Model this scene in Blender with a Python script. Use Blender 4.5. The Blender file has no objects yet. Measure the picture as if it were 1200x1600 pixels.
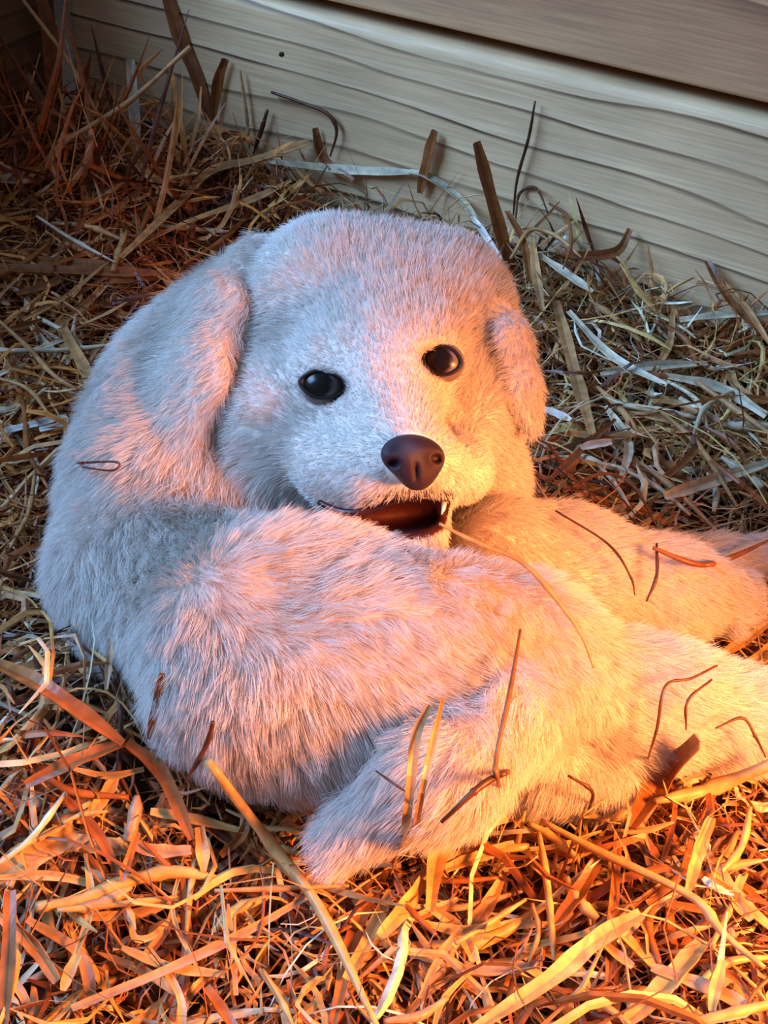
import bpy, math, random
import numpy as np
from mathutils import Vector, Matrix
from mathutils.bvhtree import BVHTree
from mathutils.kdtree import KDTree

S = bpy.context.scene
COL = S.collection
rng = np.random.default_rng(7)
random.seed(7)

# ------------------------------------------------------------------ camera
FPX = 1931.0                                   # focal length in pixels of the 1200x1600 frame
PITCH, ROLL, DIST = math.radians(38), math.radians(6), 0.5
LOOK = np.array([0.0, 0.0, 0.10])
_F = np.array([0, math.cos(PITCH), -math.sin(PITCH)])
_U0 = np.array([0, math.sin(PITCH), math.cos(PITCH)])
_R0 = np.array([1.0, 0, 0])
_R = math.cos(ROLL) * _R0 + math.sin(ROLL) * _U0
_U = math.cos(ROLL) * _U0 - math.sin(ROLL) * _R0
CAM = LOOK - DIST * _F
cd = bpy.data.cameras.new('camera')
cd.sensor_fit = 'VERTICAL'
cd.sensor_height = 36
cd.lens = FPX / 1600 * 36
cd.clip_start = 0.01
cam = bpy.data.objects.new('camera', cd)
COL.objects.link(cam)
cam.matrix_world = Matrix(((_R[0], _U[0], -_F[0], CAM[0]), (_R[1], _U[1], -_F[1], CAM[1]), (_R[2], _U[2], -_F[2], CAM[2]), (0, 0, 0, 1)))
S.camera = cam

# ------------------------------------------------------------------ light
S.view_settings.view_transform = 'Standard'
S.view_settings.look = 'None'
S.view_settings.exposure = 0.12
S.view_settings.gamma = 1.0
S.view_settings.use_curve_mapping = False
S.cycles.max_bounces = 4
S.cycles.diffuse_bounces = 3
W = bpy.data.worlds.new('dim_daylight')
S.world = W
W.use_nodes = True
W.node_tree.nodes['Background'].inputs[0].default_value = (0.60, 0.72, 1.0, 1)
W.node_tree.nodes['Background'].inputs[1].default_value = 0.20

def aim(o, target):
    o.rotation_euler = (Vector(target) - o.location).to_track_quat('-Z', 'Y').to_euler()

ld = bpy.data.lights.new('daylight_opening', 'AREA')
ld.shape = 'RECTANGLE'
ld.size, ld.size_y = 0.9, 0.7
ld.energy = 50
ld.color = (0.27, 0.53, 1.0)
lo = bpy.data.objects.new('daylight_opening', ld)
lo.location = (-1.20, -0.10, 1.02)
aim(lo, (0, 0.1, 0.05))
COL.objects.link(lo)

hd = bpy.data.lights.new('heat_lamp', 'SPOT')
hd.energy = 42
hd.color = (1.0, 0.31, 0.075)
hd.shadow_soft_size = 0.06
hd.spot_size = math.radians(92)
hd.spot_blend = 0.75
ho = bpy.data.objects.new('heat_lamp', hd)
ho.location = (0.37, -0.24, 0.275)
aim(ho, (0.02, -0.20, 0.02))
COL.objects.link(ho)

# ------------------------------------------------------------------ helpers
def ray(px, py):
    return _F + (px - 600) / FPX * _R - (py - 800) / FPX * _U

def at_depth(px, py, t):
    return CAM + t * ray(px, py)

def at_z(px, py, z):
    r = ray(px, py)
    return CAM + (z - CAM[2]) / r[2] * r

def depth_of(p):
    return float(np.dot(np.asarray(p) - CAM, _F))

def pix(p):
    d = np.asarray(p) - CAM
    t = d @ _F
    return 600 + FPX * (d @ _R) / t, 800 - FPX * (d @ _U) / t

def mesh_obj(name, verts, faces, mat, parent=None, base=None, smooth=True, colors=None):
    v = np.asarray(verts, dtype=np.float32)
    if base is not None:
        v = v - np.asarray(base, dtype=np.float32)
    me = bpy.data.meshes.new(name)
    if isinstance(faces, np.ndarray):
        nf, k = faces.shape
        me.vertices.add(len(v)); me.vertices.foreach_set('co', v.ravel())
        me.loops.add(nf * k); me.loops.foreach_set('vertex_index', faces.ravel().astype(np.int32))
        me.polygons.add(nf); me.polygons.foreach_set('loop_start', np.arange(0, nf * k, k, dtype=np.int32))
        me.update(calc_edges=True)
    else:
        me.from_pydata([tuple(map(float, x)) for x in v], [], faces)
    me.polygons.foreach_set('use_smooth', np.full(len(me.polygons), smooth, dtype=bool))
    if colors is not None:
        a = me.attributes.new('Col', 'FLOAT_COLOR', 'POINT')
        c = np.ones((len(v), 4), dtype=np.float32)
        c[:, :3] = colors
        a.data.foreach_set('color', c.ravel())
    me.materials.append(mat)
    me.update()
    o = bpy.data.objects.new(name, me)
    COL.objects.link(o)
    if parent is not None:
        o.parent = parent
    elif base is not None:
        o.location = base
    return o

def tag(o, label=None, cat=None, group=None, kind=None):
    if label: o['label'] = label
    if cat: o['category'] = cat
    if group: o['group'] = group
    if kind: o['kind'] = kind
    return o

def material(name, rough=0.6, color=None, attr=None, spec=0.3):
    m = bpy.data.materials.new(name)
    m.use_nodes = True
    b = m.node_tree.nodes['Principled BSDF']
    b.inputs['Roughness'].default_value = rough
    b.inputs['Specular IOR Level'].default_value = spec
    if color: b.inputs['Base Color'].default_value = (*color, 1)
    if attr:
        a = m.node_tree.nodes.new('ShaderNodeAttribute')
        a.attribute_name = attr
        m.node_tree.links.new(a.outputs['Color'], b.inputs['Base Color'])
    return m

def snoise(p, freq, seed, n=6):
    r = np.random.default_rng(seed)
    out = 0
    for i in range(n):
        k = r.normal(size=3); k = k / np.linalg.norm(k) * freq * r.uniform(.6, 1.6)
        out = out + np.sin(p @ k + r.uniform(0, 6.28))
    return out / math.sqrt(n)

def lin(r, g, b):
    return tuple((c / 255 / 12.92) if c / 255 <= .04045 else ((c / 255 + .055) / 1.055) ** 2.4 for c in (r, g, b))

# ------------------------------------------------------------------ materials
def straw_material():
    m = material('dry_straw', rough=0.42, spec=0.45)
    nt = m.node_tree; b = nt.nodes['Principled BSDF']
    at = nt.nodes.new('ShaderNodeAttribute'); at.attribute_name = 'Col'
    tc = nt.nodes.new('ShaderNodeTexCoord')
    nz = nt.nodes.new('ShaderNodeTexNoise'); nz.inputs['Scale'].default_value = 160; nz.inputs['Detail'].default_value = 3
    nt.links.new(tc.outputs['Object'], nz.inputs['Vector'])
    mr = nt.nodes.new('ShaderNodeMapRange')
    mr.inputs[1].default_value = .3; mr.inputs[2].default_value = .7; mr.inputs[3].default_value = .62; mr.inputs[4].default_value = 1.18
    nt.links.new(nz.outputs['Fac'], mr.inputs[0])
    mx = nt.nodes.new('ShaderNodeVectorMath'); mx.operation = 'SCALE'
    nt.links.new(at.outputs['Color'], mx.inputs[0]); nt.links.new(mr.outputs[0], mx.inputs['Scale'])
    nt.links.new(mx.outputs[0], b.inputs['Base Color'])
    tr = nt.nodes.new('ShaderNodeBsdfTranslucent'); nt.links.new(mx.outputs[0], tr.inputs['Color'])
    ms = nt.nodes.new('ShaderNodeMixShader'); ms.inputs[0].default_value = 0.18
    nt.links.new(b.outputs[0], ms.inputs[1]); nt.links.new(tr.outputs[0], ms.inputs[2])
    nt.links.new(ms.outputs[0], nt.nodes['Material Output'].inputs['Surface'])
    return m

def wood_material(name, light, mid, dark, shear, zscale, warp, line):
    m = material(name, rough=0.55, spec=0.35)
    nt = m.node_tree; b = nt.nodes['Principled BSDF']; L = nt.links.new
    tc = nt.nodes.new('ShaderNodeTexCoord')
    sx = nt.nodes.new('ShaderNodeSeparateXYZ'); L(tc.outputs['Object'], sx.inputs[0])
    # slow warp along the board
    mp = nt.nodes.new('ShaderNodeMapping'); mp.inputs['Scale'].default_value = (2.2, 2, 9)
    L(tc.outputs['Object'], mp.inputs[0])
    n1 = nt.nodes.new('ShaderNodeTexNoise'); n1.inputs['Scale'].default_value = 1.0; n1.inputs['Detail'].default_value = 2
    L(mp.outputs[0], n1.inputs['Vector'])
    def math_(op, a, c):
        n = nt.nodes.new('ShaderNodeMath'); n.operation = op
        for i, q in enumerate((a, c)):
            if isinstance(q, (int, float)): n.inputs[i].default_value = q
            else: L(q, n.inputs[i])
        return n.outputs[0]
    mp3 = nt.nodes.new('ShaderNodeMapping'); mp3.inputs['Scale'].default_value = (14, 5, 60)
    L(tc.outputs['Object'], mp3.inputs[0])
    n3 = nt.nodes.new('ShaderNodeTexNoise'); n3.inputs['Scale'].default_value = 1.0; n3.inputs['Detail'].default_value = 3
    L(mp3.outputs[0], n3.inputs['Vector'])
    v = math_('ADD', sx.outputs['Z'], math_('MULTIPLY', sx.outputs['X'], shear))
    v = math_('ADD', v, math_('MULTIPLY', n1.outputs['Fac'], warp))
    v = math_('ADD', v, math_('MULTIPLY', n3.outputs['Fac'], warp * .045))
    v = math_('MULTIPLY', v, zscale)
    fr = math_('FRACT', v, 0)
    ramp = nt.nodes.new('ShaderNodeValToRGB')
    e = ramp.color_ramp.elements
    e[0].position = 0.0; e[0].color = (*light, 1)
    e[1].position = 1.0; e[1].color = (*light, 1)
    for pos, c in ((0.45, mid), (0.80 - line, mid), (0.895, dark), (0.93, dark), (0.965, light)):
        k = e.new(pos); k.color = (*c, 1)
    L(fr, ramp.inputs[0])
    # fine fibres
    mp2 = nt.nodes.new('ShaderNodeMapping'); mp2.inputs['Scale'].default_value = (18, 40, 620)
    L(tc.outputs['Object'], mp2.inputs[0])
    n2 = nt.nodes.new('ShaderNodeTexNoise'); n2.inputs['Scale'].default_value = 1.0; n2.inputs['Detail'].default_value = 4
    L(mp2.outputs[0], n2.inputs['Vector'])
    mr = nt.nodes.new('ShaderNodeMapRange')
    mr.inputs[1].default_value = .3; mr.inputs[2].default_value = .7; mr.inputs[3].default_value = .80; mr.inputs[4].default_value = 1.14
    L(n2.outputs['Fac'], mr.inputs[0])
    sc = nt.nodes.new('ShaderNodeVectorMath'); sc.operation = 'SCALE'
    mp5 = nt.nodes.new('ShaderNodeMapping'); mp5.inputs['Scale'].default_value = (5, 5, 26)
    L(tc.outputs['Object'], mp5.inputs[0])
    n5 = nt.nodes.new('ShaderNodeTexNoise'); n5.inputs['Scale'].default_value = 1.0; n5.inputs['Detail'].default_value = 2
    L(mp5.outputs[0], n5.inputs['Vector'])
    mr5 = nt.nodes.new('ShaderNodeMapRange'); mr5.inputs[1].default_value = .38; mr5.inputs[2].default_value = .6; mr5.inputs[3].default_value = .45; mr5.inputs[4].default_value = 1.0
    L(n5.outputs['Fac'], mr5.inputs[0])
    mixc = nt.nodes.new('ShaderNodeMix'); mixc.data_type = 'RGBA'
    mixc.inputs[6].default_value = (*mid, 1)
    L(mr5.outputs[0], mixc.inputs[0]); L(ramp.outputs[0], mixc.inputs[7])
    L(mixc.outputs[2], sc.inputs[0]); L(mr.outputs[0], sc.inputs['Scale'])
    # blotchy weathering
    n4 = nt.nodes.new('ShaderNodeTexNoise'); n4.inputs['Scale'].default_value = 9; n4.inputs['Detail'].default_value = 4
    L(tc.outputs['Object'], n4.inputs['Vector'])
    mr4 = nt.nodes.new('ShaderNodeMapRange')
    mr4.inputs[1].default_value = .3; mr4.inputs[2].default_value = .7; mr4.inputs[3].default_value = .85; mr4.inputs[4].default_value = 1.1
    L(n4.outputs['Fac'], mr4.inputs[0])
    sc2 = nt.nodes.new('ShaderNodeVectorMath'); sc2.operation = 'SCALE'
    L(sc.outputs[0], sc2.inputs[0]); L(mr4.outputs[0], sc2.inputs['Scale'])
    L(sc2.outputs[0], b.inputs['Base Color'])
    bp = nt.nodes.new('ShaderNodeBump'); bp.inputs['Strength'].default_value = 0.25; bp.inputs['Distance'].default_value = 0.001
    L(sc.outputs[0], bp.inputs['Height']); L(bp.outputs[0], b.inputs['Normal'])
    return m

M_STRAW = straw_material()
M_WOOD = wood_material('weathered_pine', lin(238, 200, 152), lin(222, 180, 132), lin(96, 68, 44), 0.035, 42, 0.085, 0.01)
M_WOOD2 = wood_material('brown_pine', lin(214, 162, 112), lin(186, 134, 92), lin(138, 94, 62), 0.02, 20, 0.12, 0.22)
M_WOOD3 = wood_material('dark_stained_pine', lin(120, 86, 58), lin(100, 70, 46), lin(60, 40, 26), 0.01, 45, 0.08, 0.1)
M_DARK = material('knot', rough=.7, color=lin(40, 26, 18))

# ------------------------------------------------------------------ the setting
WA = at_z(400, 0, 0.16)
WB = at_z(1200, 190, 0.16)
_wd = (WB - WA); _wd[2] = 0; _wd /= np.linalg.norm(_wd)         # along the wall, to the right
_wn = np.array([_wd[1], -_wd[0], 0.0])                            # out of the wall, towards the camera
if _wn @ (CAM - WA) < 0: _wn = -_wn
WALL_YAW = math.atan2(_wd[1], _wd[0])

def wall_dist(p):
    return (np.asarray(p) - WA) @ _wn

def box_bevel(name, size, mat, parent, loc, rotz, bevel=0.004, lx=24):
    """a board: long along x, front face at y=0, thick towards +y, bottom at z=0, rounded edges"""
    import bmesh
    bm = bmesh.new()
    bmesh.ops.create_cube(bm, size=1)
    for v in bm.verts:
        v.co = Vector((v.co.x * size[0], (v.co.y + .5) * size[1], (v.co.z + .5) * size[2]))
    bmesh.ops.bevel(bm, geom=list(bm.edges), offset=bevel, segments=3, affect='EDGES', profile=0.6)
    me = bpy.data.meshes.new(name); bm.to_mesh(me); bm.free()
    for p in me.polygons: p.use_smooth = len(p.vertices) == 4 and p.area < size[0] * bevel * 1.2
    me.materials.append(mat)
    o = bpy.data.objects.new(name, me); COL.objects.link(o)
    o.parent = parent; o.location = loc; o.rotation_euler = (0, 0, rotz)
    return o

# corner of the stall: plank left end seen near pixel x=100
_r = ray(104, 60)
CORNER = CAM + _r * (((WA - CAM) @ _wn) / (_r @ _wn)); CORNER[2] = 0
BL = 1.5
wall = bpy.data.objects.new('wall_back', None); COL.objects.link(wall)
wall.location = CORNER; wall.rotation_euler = (0, 0, WALL_YAW)
tag(wall, 'back wall of the stall made of two stacked grey pine planks', kind='structure')
p1 = box_bevel('plank', (BL, .038, .14), M_WOOD, wall, (BL / 2 + .002, 0, .02), 0, .007)
tag(p1, 'lower pale grey pine plank with dark wavy grain lines')
p2 = box_bevel('plank', (BL, .038, .24), M_WOOD2, wall, (BL / 2 - .006, .004, .1685), 0, .003)
tag(p2, 'upper smooth brown pine plank above the dark gap')
p3 = box_bevel('plank', (BL, .03, .4), M_WOOD3, wall, (BL / 2, .046, 0), 0, .003)
tag(p3, 'dark backing board seen only through the gap')
# knot on the lower plank
kp = ray(440, 85); kp = CAM + kp * (((WA - CAM) @ _wn) / (kp @ _wn))
def blob(name, center, ax, ay, az, mat, parent=None, base=None, n=16, m=10):
    vs, fs = [], []
    for i in range(m + 1):
        th = math.pi * i / m
        for j in range(n):
            ph = 2 * math.pi * j / n
            vs.append(np.asarray(center) + ax * (math.sin(th) * math.cos(ph)) + ay * (math.sin(th) * math.sin(ph)) + az * math.cos(th))
    for i in range(m):
        for j in range(n):
            fs.append((i * n + j, i * n + (j + 1) % n, (i + 1) * n + (j + 1) % n, (i + 1) * n + j))
    return mesh_obj(name, vs, fs, mat, parent, base)
up_ = np.array([0, 0, 1.0])
inv = np.array(wall.matrix_world)  # identity until update; transform by hand
def wall_local(p):
    d = np.asarray(p) - CORNER
    return np.array([d @ _wd, -(d @ _wn), d[2]])
kl = wall_local(kp)
kn = blob('knot', kl - np.array([p1.location.x, 0, p1.location.z]), np.array([.0022, 0, .0008]), np.array([-.0005, 0, .0016]), np.array([0, .0006, 0]), M_DARK, p1)

wl = bpy.data.objects.new('wall_left', None); COL.objects.link(wl)
wl.location = CORNER + _wn * .002; wl.rotation_euler = (0, 0, WALL_YAW - math.pi / 2 - math.radians(4))
tag(wl, 'dark brown boarded side wall of the stall behind leaning straw', kind='structure')
for k in range(2):
    b_ = box_bevel('plank', (.9, .03, .15), M_WOOD3, wl, (.45 - .0, -.034, .01 + k * .156), 0, .004)
    b_.location.y = -.036
# floor under the straw
def bed(x, y):
    """height of the straw bedding"""
    p = np.stack([x, y, np.zeros_like(x)], -1)
    z = 0.018 + 0.004 * np.sin(x * 23 + 1) * np.cos(y * 19) + 0.003 * np.sin(x * 47 + y * 31)
    wdst = (x - WA[0]) * _wn[0] + (y - WA[1]) * _wn[1]
    z = z + 0.022 * np.exp(-(np.clip(wdst, 0, None) / 0.07) ** 2)
    for (cx, cy, a, s) in MOUNDS:
        z = z + a * np.exp(-((x - cx) ** 2 + (y - cy) ** 2) / s ** 2)
    return z
MOUNDS = []
for (px, py, a, s) in ((150, 1165, .050, .055), (150, 300, .022, .12), (1120, 1260, .010, .05), (880, 470, .012, .06), (30, 1000, .008, .05)):
    q = at_z(px, py, .03); MOUNDS.append((q[0], q[1], a, s))

def on_bed(px, py, lift=0.0):
    z = .03
    for _ in range(12):
        p = at_z(px, py, z)
        z = .5 * z + .5 * (float(bed(np.array(p[0]), np.array(p[1]))) + lift)
    return p

gx, gy = np.meshgrid(np.linspace(-.75, .75, 120), np.linspace(-.55, 1.15, 130))
gz = bed(gx, gy) - 0.020 + 0.002 * rng.normal(size=gx.shape)
gv = np.stack([gx, gy, gz], -1).reshape(-1, 3)
idx = np.arange(120 * 130).reshape(130, 120)
gf = np.stack([idx[:-1, :-1], idx[:-1, 1:], idx[1:, 1:], idx[1:, :-1]], -1).reshape(-1, 4)
M_FLOOR = material('trodden_litter', rough=.9, color=lin(46, 28, 17), spec=.1)
nt = M_FLOOR.node_tree
nzf = nt.nodes.new('ShaderNodeTexNoise'); nzf.inputs['Scale'].default_value = 90; nzf.inputs['Detail'].default_value = 6
rmp = nt.nodes.new('ShaderNodeValToRGB')
rmp.color_ramp.elements[0].color = (*lin(22, 13, 8), 1); rmp.color_ramp.elements[1].color = (*lin(84, 54, 32), 1)
nt.links.new(nzf.outputs['Fac'], rmp.inputs[0]); nt.links.new(rmp.outputs[0], nt.nodes['Principled BSDF'].inputs['Base Color'])
fl = mesh_obj('floor', gv, gf, M_FLOOR)
tag(fl, 'dark trodden litter floor under the loose straw', kind='structure')

# ------------------------------------------------------------------ the puppy: one continuous body from a signed distance field
def smin(a, b, k):
    h = np.clip(.5 + .5 * (b - a) / k, 0, 1)
    return b * (1 - h) + a * h - k * h * (1 - h)

def smax(a, b, k):
    return -smin(-a, -b, k)

def rcone(P, a, b, ra, rb):
    a = np.asarray(a, np.float32); b = np.asarray(b, np.float32)
    ba = b - a
    h = np.clip(((P - a) @ ba) / (ba @ ba), 0, 1)
    q = P - a - h[..., None] * ba
    return np.sqrt((q * q).sum(-1)) - (ra + (rb - ra) * h)

def ellip(P, c, A):
    """A: 3 rows of half axis vectors"""
    q = P - np.asarray(c, np.float32)
    A = np.asarray(A, np.float32)
    L = np.linalg.norm(A, axis=1); D = A / L[:, None]
    y = q @ D.T
    k0 = np.sqrt(((y / L) ** 2).sum(-1))
    k1 = np.sqrt(((y / L ** 2) ** 2).sum(-1)) + 1e-9
    return k0 * (k0 - 1) / k1

def pd(px, py, t, r=None):          # pixel + depth -> point (and radius in metres)
    p = at_depth(px, py, t)
    return p if r is None else (p, r * t / FPX)

def pz(px, py, z, r):               # pixel + height above ground -> point and radius
    p = at_z(px, py, z)
    return p, r * depth_of(p) / FPX

NOSE = at_depth(645, 716, .4395)

def chain(P, pts, k=.012):
    d = None
    for (a, ra), (b, rb) in zip(pts[:-1], pts[1:]):
        c = rcone(P, a, b, ra, rb)
        d = c if d is None else smin(d, c, k)
    return d

def cam_axes(a_px, t):
    """vector from (right px, down px, away metres)"""
    s = t / FPX
    return _R * a_px[0] * s - _U * a_px[1] * s + _F * a_px[2] * s

BODY = [pd(440, 650, .548, 105), pd(345, 800, .548, 92), pd(278, 915, .515, 116), pz(425, 1024, .075, 164), pz(625, 1052, .075, 160), pz(800, 1048, .068, 125)]
NECK = [pd(400, 520, .555, 110), pd(310, 610, .556, 100), pd(262, 725, .545, 102), pd(228, 850, .532, 100)]
CHEST = [pd(440, 785, .530, 84), pd(600, 800, .535, 95)]
HIND = [pz(800, 1055, .066, 118), pz(1000, 1100, .050, 82), pz(1230, 1132, .044, 62)]
TAIL = [pz(765, 1105, .084, 84), pz(685, 1205, .078, 84), pz(530, 1312, .054, 36)]
UNDER = [pz(850, 1200, .034, 48), pz(960, 1215, .030, 40)]
FORE = [pz(780, 868, .075, 84), pz(900, 895, .062, 78), pz(1030, 930, .050, 68), pz(1118, 938, .046, 46)]
FAR = [pz(960, 880, .045, 45), pz(1120, 872, .040, 22), pz(1260, 862, .036, 26)]

def sph(P, c, r):
    return np.sqrt(((P - np.asarray(c, np.float32)) ** 2).sum(-1)) - r

def d_head(P):
    d = rcone(P, pd(525, 482, .535), pd(672, 490, .535), 140 * .535 / FPX, 128 * .535 / FPX)
    for (c, r), k in ((pd(600, 545, .502, 100), .02), (pd(452, 655, .514, 100), .018), (pd(430, 715, .522, 82), .018), (pd(420, 560, .540, 95), .02), (pd(730, 635, .518, 80), .018),
                      (pd(740, 750, .540, 84), .02), (pd(560, 790, .540, 100), .02)):
        d = smin(d, sph(P, c, r), k)
    for (px, py) in ((518, 565), (676, 530)):            # brow above either eye
        d = smin(d, sph(P, *pd(px, py, .490, 36)), .014)
    return d

def d_muzzle(P):
    (a, ra), (b, rb) = pd(610, 608, .480, 70), pd(640, 708, .462, 58)
    d = rcone(P, a, b, ra, rb)
    for (c, r) in (pd(585, 738, .467, 54), pd(688, 738, .467, 45), pd(528, 735, .482, 58), pd(718, 735, .488, 50), pd(632, 806, .480, 60), pd(640, 845, .474, 42), pd(560, 822, .488, 48)):
        d = smin(d, sph(P, c, r), .012)
    return d

def flap(P, pts, n, s):
    """a leaf shaped ear: chain of round cones squeezed along n"""
    c = np.asarray(pts[1][0], np.float32); n = np.asarray(n, np.float32); n = n / np.linalg.norm(n)
    Q = P + (s - 1) * ((P - c) @ n)[..., None] * n
    def sq(p): return p + (s - 1) * ((p - c) @ n) * n
    return chain(Q, [(sq(p), r) for p, r in pts], .01) * .6
EAR_L = [pd(405, 405, .534, 42), pd(336, 500, .519, 58), pd(304, 600, .508, 64), pd(284, 672, .503, 44)]
EAR_R = [pd(768, 455, .518, 26), pd(803, 540, .509, 31), pd(820, 610, .507, 29), pd(832, 662, .509, 18)]
N_EL = -_F * .8 - _R * .6
N_ER = -_F * .75 + _R * .65

MOUTH = (at_depth(640, 805, .460), np.array([cam_axes((74, -4, 0), .46), cam_axes((2, 25, 0), .46), cam_axes((0, 0, 88), .46)]))
EYES = [(505, 603), (690, 566)]

CREASE = at_z(900, 1152, .064)

def groups(P):
    P = P.astype(np.float32)
    g = {}
    g['body'] = smin(smin(chain(P, BODY, .03), chain(P, NECK, .03), .045), chain(P, CHEST, .02), .02)
    g['hind'] = chain(P, HIND, .02)
    g['tail'] = smin(chain(P, TAIL, .01), chain(P, UNDER, .01), .006)
    g['fore'] = smin(chain(P, FORE, .02), chain(P, FAR, .01), .006)
    for (px, py, r) in ((1128, 905, 24), (1156, 918, 24), (1160, 946, 23), (1142, 968, 22)):
        g['fore'] = smin(g['fore'], sph(P, *pz(px, py, .044, r)), .0035)
    g['head'] = d_head(P)
    g['muzz'] = d_muzzle(P)
    g['ear'] = np.minimum(flap(P, EAR_L, N_EL, 3.2), flap(P, EAR_R, N_ER, 3.0))
    return g

def d_puppy(P):
    g = groups(P)
    b = smin(g['body'], g['hind'], .02)
    b = smin(b, g['fore'], .012)
    b = smin(b, g['tail'], .006)
    b = smax(b, -ellip(P, CREASE, np.array([cam_axes((52, 16, 0), .45), cam_axes((-6, 20, 0), .45), cam_axes((0, 0, 70), .45)])), .010)
    b = b + .0016 * snoise(P, 120, 3)
    h = smin(g['head'], g['muzz'], .022)
    h = smin(h, g['ear'], .003)
    d = smin(b, h, .007)
    d = smax(d, -ellip(P, *MOUTH), .003)
    for (px, py), t in zip(EYES, EYE_T):
        ca, sa = math.cos(math.radians(EYE_ANG[px])), math.sin(math.radians(EYE_ANG[px]))
        A = np.array([cam_axes((ca * 36, sa * 36, 0), t), cam_axes((-sa * 21, ca * 21, 0), t), cam_axes((0, 0, 34), t)])
        d = smax(d, -ellip(P, at_depth(px, py, t), A), .004)
    return d

EYE_T = []
EYE_ANG = {505: 8, 690: 12}
def surf_nets(fn, lo, hi, h):
    nx, ny, nz = [int(math.ceil((hi[i] - lo[i]) / h)) + 1 for i in range(3)]
    xs = [np.asarray(lo[i] + h * np.arange(n), np.float32) for i, n in enumerate((nx, ny, nz))]
    D = np.empty((nx, ny, nz), np.float32)
    for i0 in range(0, nx, 24):
        i1 = min(nx, i0 + 24)
        G = np.stack(np.meshgrid(xs[0][i0:i1], xs[1], xs[2], indexing='ij'), -1)
        D[i0:i1] = fn(G.reshape(-1, 3)).reshape(G.shape[:3])
    ins = D < 0
    c = np.zeros((nx - 1, ny - 1, nz - 1), np.int32)
    for a in (0, 1):
        for b in (0, 1):
            for e in (0, 1):
                c += ins[a:nx - 1 + a, b:ny - 1 + b, e:nz - 1 + e]
    act = (c > 0) & (c < 8)
    ids = -np.ones(act.shape, np.int64)
    I = np.argwhere(act)
    ids[act] = np.arange(len(I))
    acc = np.zeros((len(I), 3)); cnt = np.zeros(len(I))
    corners = [(a, b, e) for a in (0, 1) for b in (0, 1) for e in (0, 1)]
    for p in corners:
        for ax in range(3):
            if p[ax] == 0:
                q = list(p); q[ax] = 1
                dp = D[I[:, 0] + p[0], I[:, 1] + p[1], I[:, 2] + p[2]]
                dq = D[I[:, 0] + q[0], I[:, 1] + q[1], I[:, 2] + q[2]]
                m = (dp < 0) != (dq < 0)
                t = np.where(m, dp / np.where(m, dp - dq, 1), 0)
                pt = np.tile(np.array(p, float), (len(I), 1)); pt[:, ax] = t
                acc[m] += pt[m]; cnt[m] += 1
    V = (I + acc / cnt[:, None]) * h + np.array(lo)
    faces = []
    for ax in range(3):
        o1, o2 = [(1, 2), (2, 0), (0, 1)][ax]
        sl0 = [slice(1, n - 1) for n in (nx, ny, nz)]; sl1 = list(sl0)
        sl0[ax] = slice(0, (nx, ny, nz)[ax] - 1); sl1[ax] = slice(1, (nx, ny, nz)[ax])
        A = ins[tuple(sl0)]; B = ins[tuple(sl1)]
        E = np.argwhere(A != B)
        flip = A[E[:, 0], E[:, 1], E[:, 2]]
        off = np.ones(3, int); off[ax] = 0
        E = E + off
        def cid(d1, d2):
            q = E.copy(); q[:, o1] -= d1; q[:, o2] -= d2
            return ids[q[:, 0], q[:, 1], q[:, 2]]
        f = np.stack([cid(1, 1), cid(0, 1), cid(0, 0), cid(1, 0)], -1)
        f[~flip] = f[~flip][:, ::-1]
        faces.append(f)
    return V, np.concatenate(faces), D, xs

def march(fn, px, py, t0=.3, t1=.75, n=900):
    ts = np.linspace(t0, t1, n)
    P = CAM + ts[:, None] * ray(px, py)
    d = fn(P)
    k = np.argmax(d < 0)
    return ts[k] if d[k] < 0 else None

for (px, py) in EYES:
    EYE_T_ = march(d_puppy, px, py)
    EYE_T.append(EYE_T_ - .0015)
EYE_DEPTH = list(EYE_T)

LO, HI, VOX = np.array([-.215, -.19, -.012]), np.array([.235, .175, .235]), .0019
V, Fq, DG, XS = surf_nets(d_puppy, LO, HI, VOX)
bvh = BVHTree.FromPolygons([tuple(v) for v in V], [tuple(int(i) for i in f) for f in Fq])

def sdf_at(P):
    """nearest sample of the grid; large outside"""
    q = np.round((np.asarray(P) - LO) / VOX).astype(int)
    ok = ((q >= 0) & (q < np.array(DG.shape))).all(-1)
    q = np.clip(q, 0, np.array(DG.shape) - 1)
    return np.where(ok, DG[q[..., 0], q[..., 1], q[..., 2]], 1.0)

# vertex normals
def vnormals(V, Fq):
    a, b, c, d = (V[Fq[:, i]] for i in range(4))
    fn = np.cross(c - a, d - b)
    N = np.zeros_like(V)
    for i in range(4):
        np.add.at(N, Fq[:, i], fn)
    return N / (np.linalg.norm(N, axis=1, keepdims=True) + 1e-12)
VN = vnormals(V, Fq)

BASE = np.array([0.0, -.02, .018])
puppy = bpy.data.objects.new('puppy', None); COL.objects.link(puppy)
puppy.location = BASE
tag(puppy, 'fluffy white puppy curled up on straw, looking back over its flank', 'puppy')

def to_px(P):
    d = P - CAM
    t = d @ _F
    return np.stack([600 + FPX * (d @ _R) / t, 800 - FPX * (d @ _U) / t, t], -1)

def mouth_mask(P):
    return ellip(P.astype(np.float32), *MOUTH)

def eye_rel(P):
    """smallest normalised distance to an eye opening (1 = lid edge)"""
    out = np.full(len(P), 9.0)
    for (px, py), t in zip(EYES, EYE_DEPTH):
        c = at_depth(px, py, t)
        s = t / FPX
        d = P - c
        ang = math.radians(EYE_ANG[px])
        u = (d @ _R) / s; v = -(d @ _U) / s; w = (d @ _F) / s
        a = u * math.cos(ang) + v * math.sin(ang); b = -u * math.sin(ang) + v * math.cos(ang)
        e = np.sqrt((a / (36 if px < 600 else 30)) ** 2 + (b / 21) ** 2)
        e = np.where(np.abs(w) > 60, 9, e)
        out = np.minimum(out, e)
    return out

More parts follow.
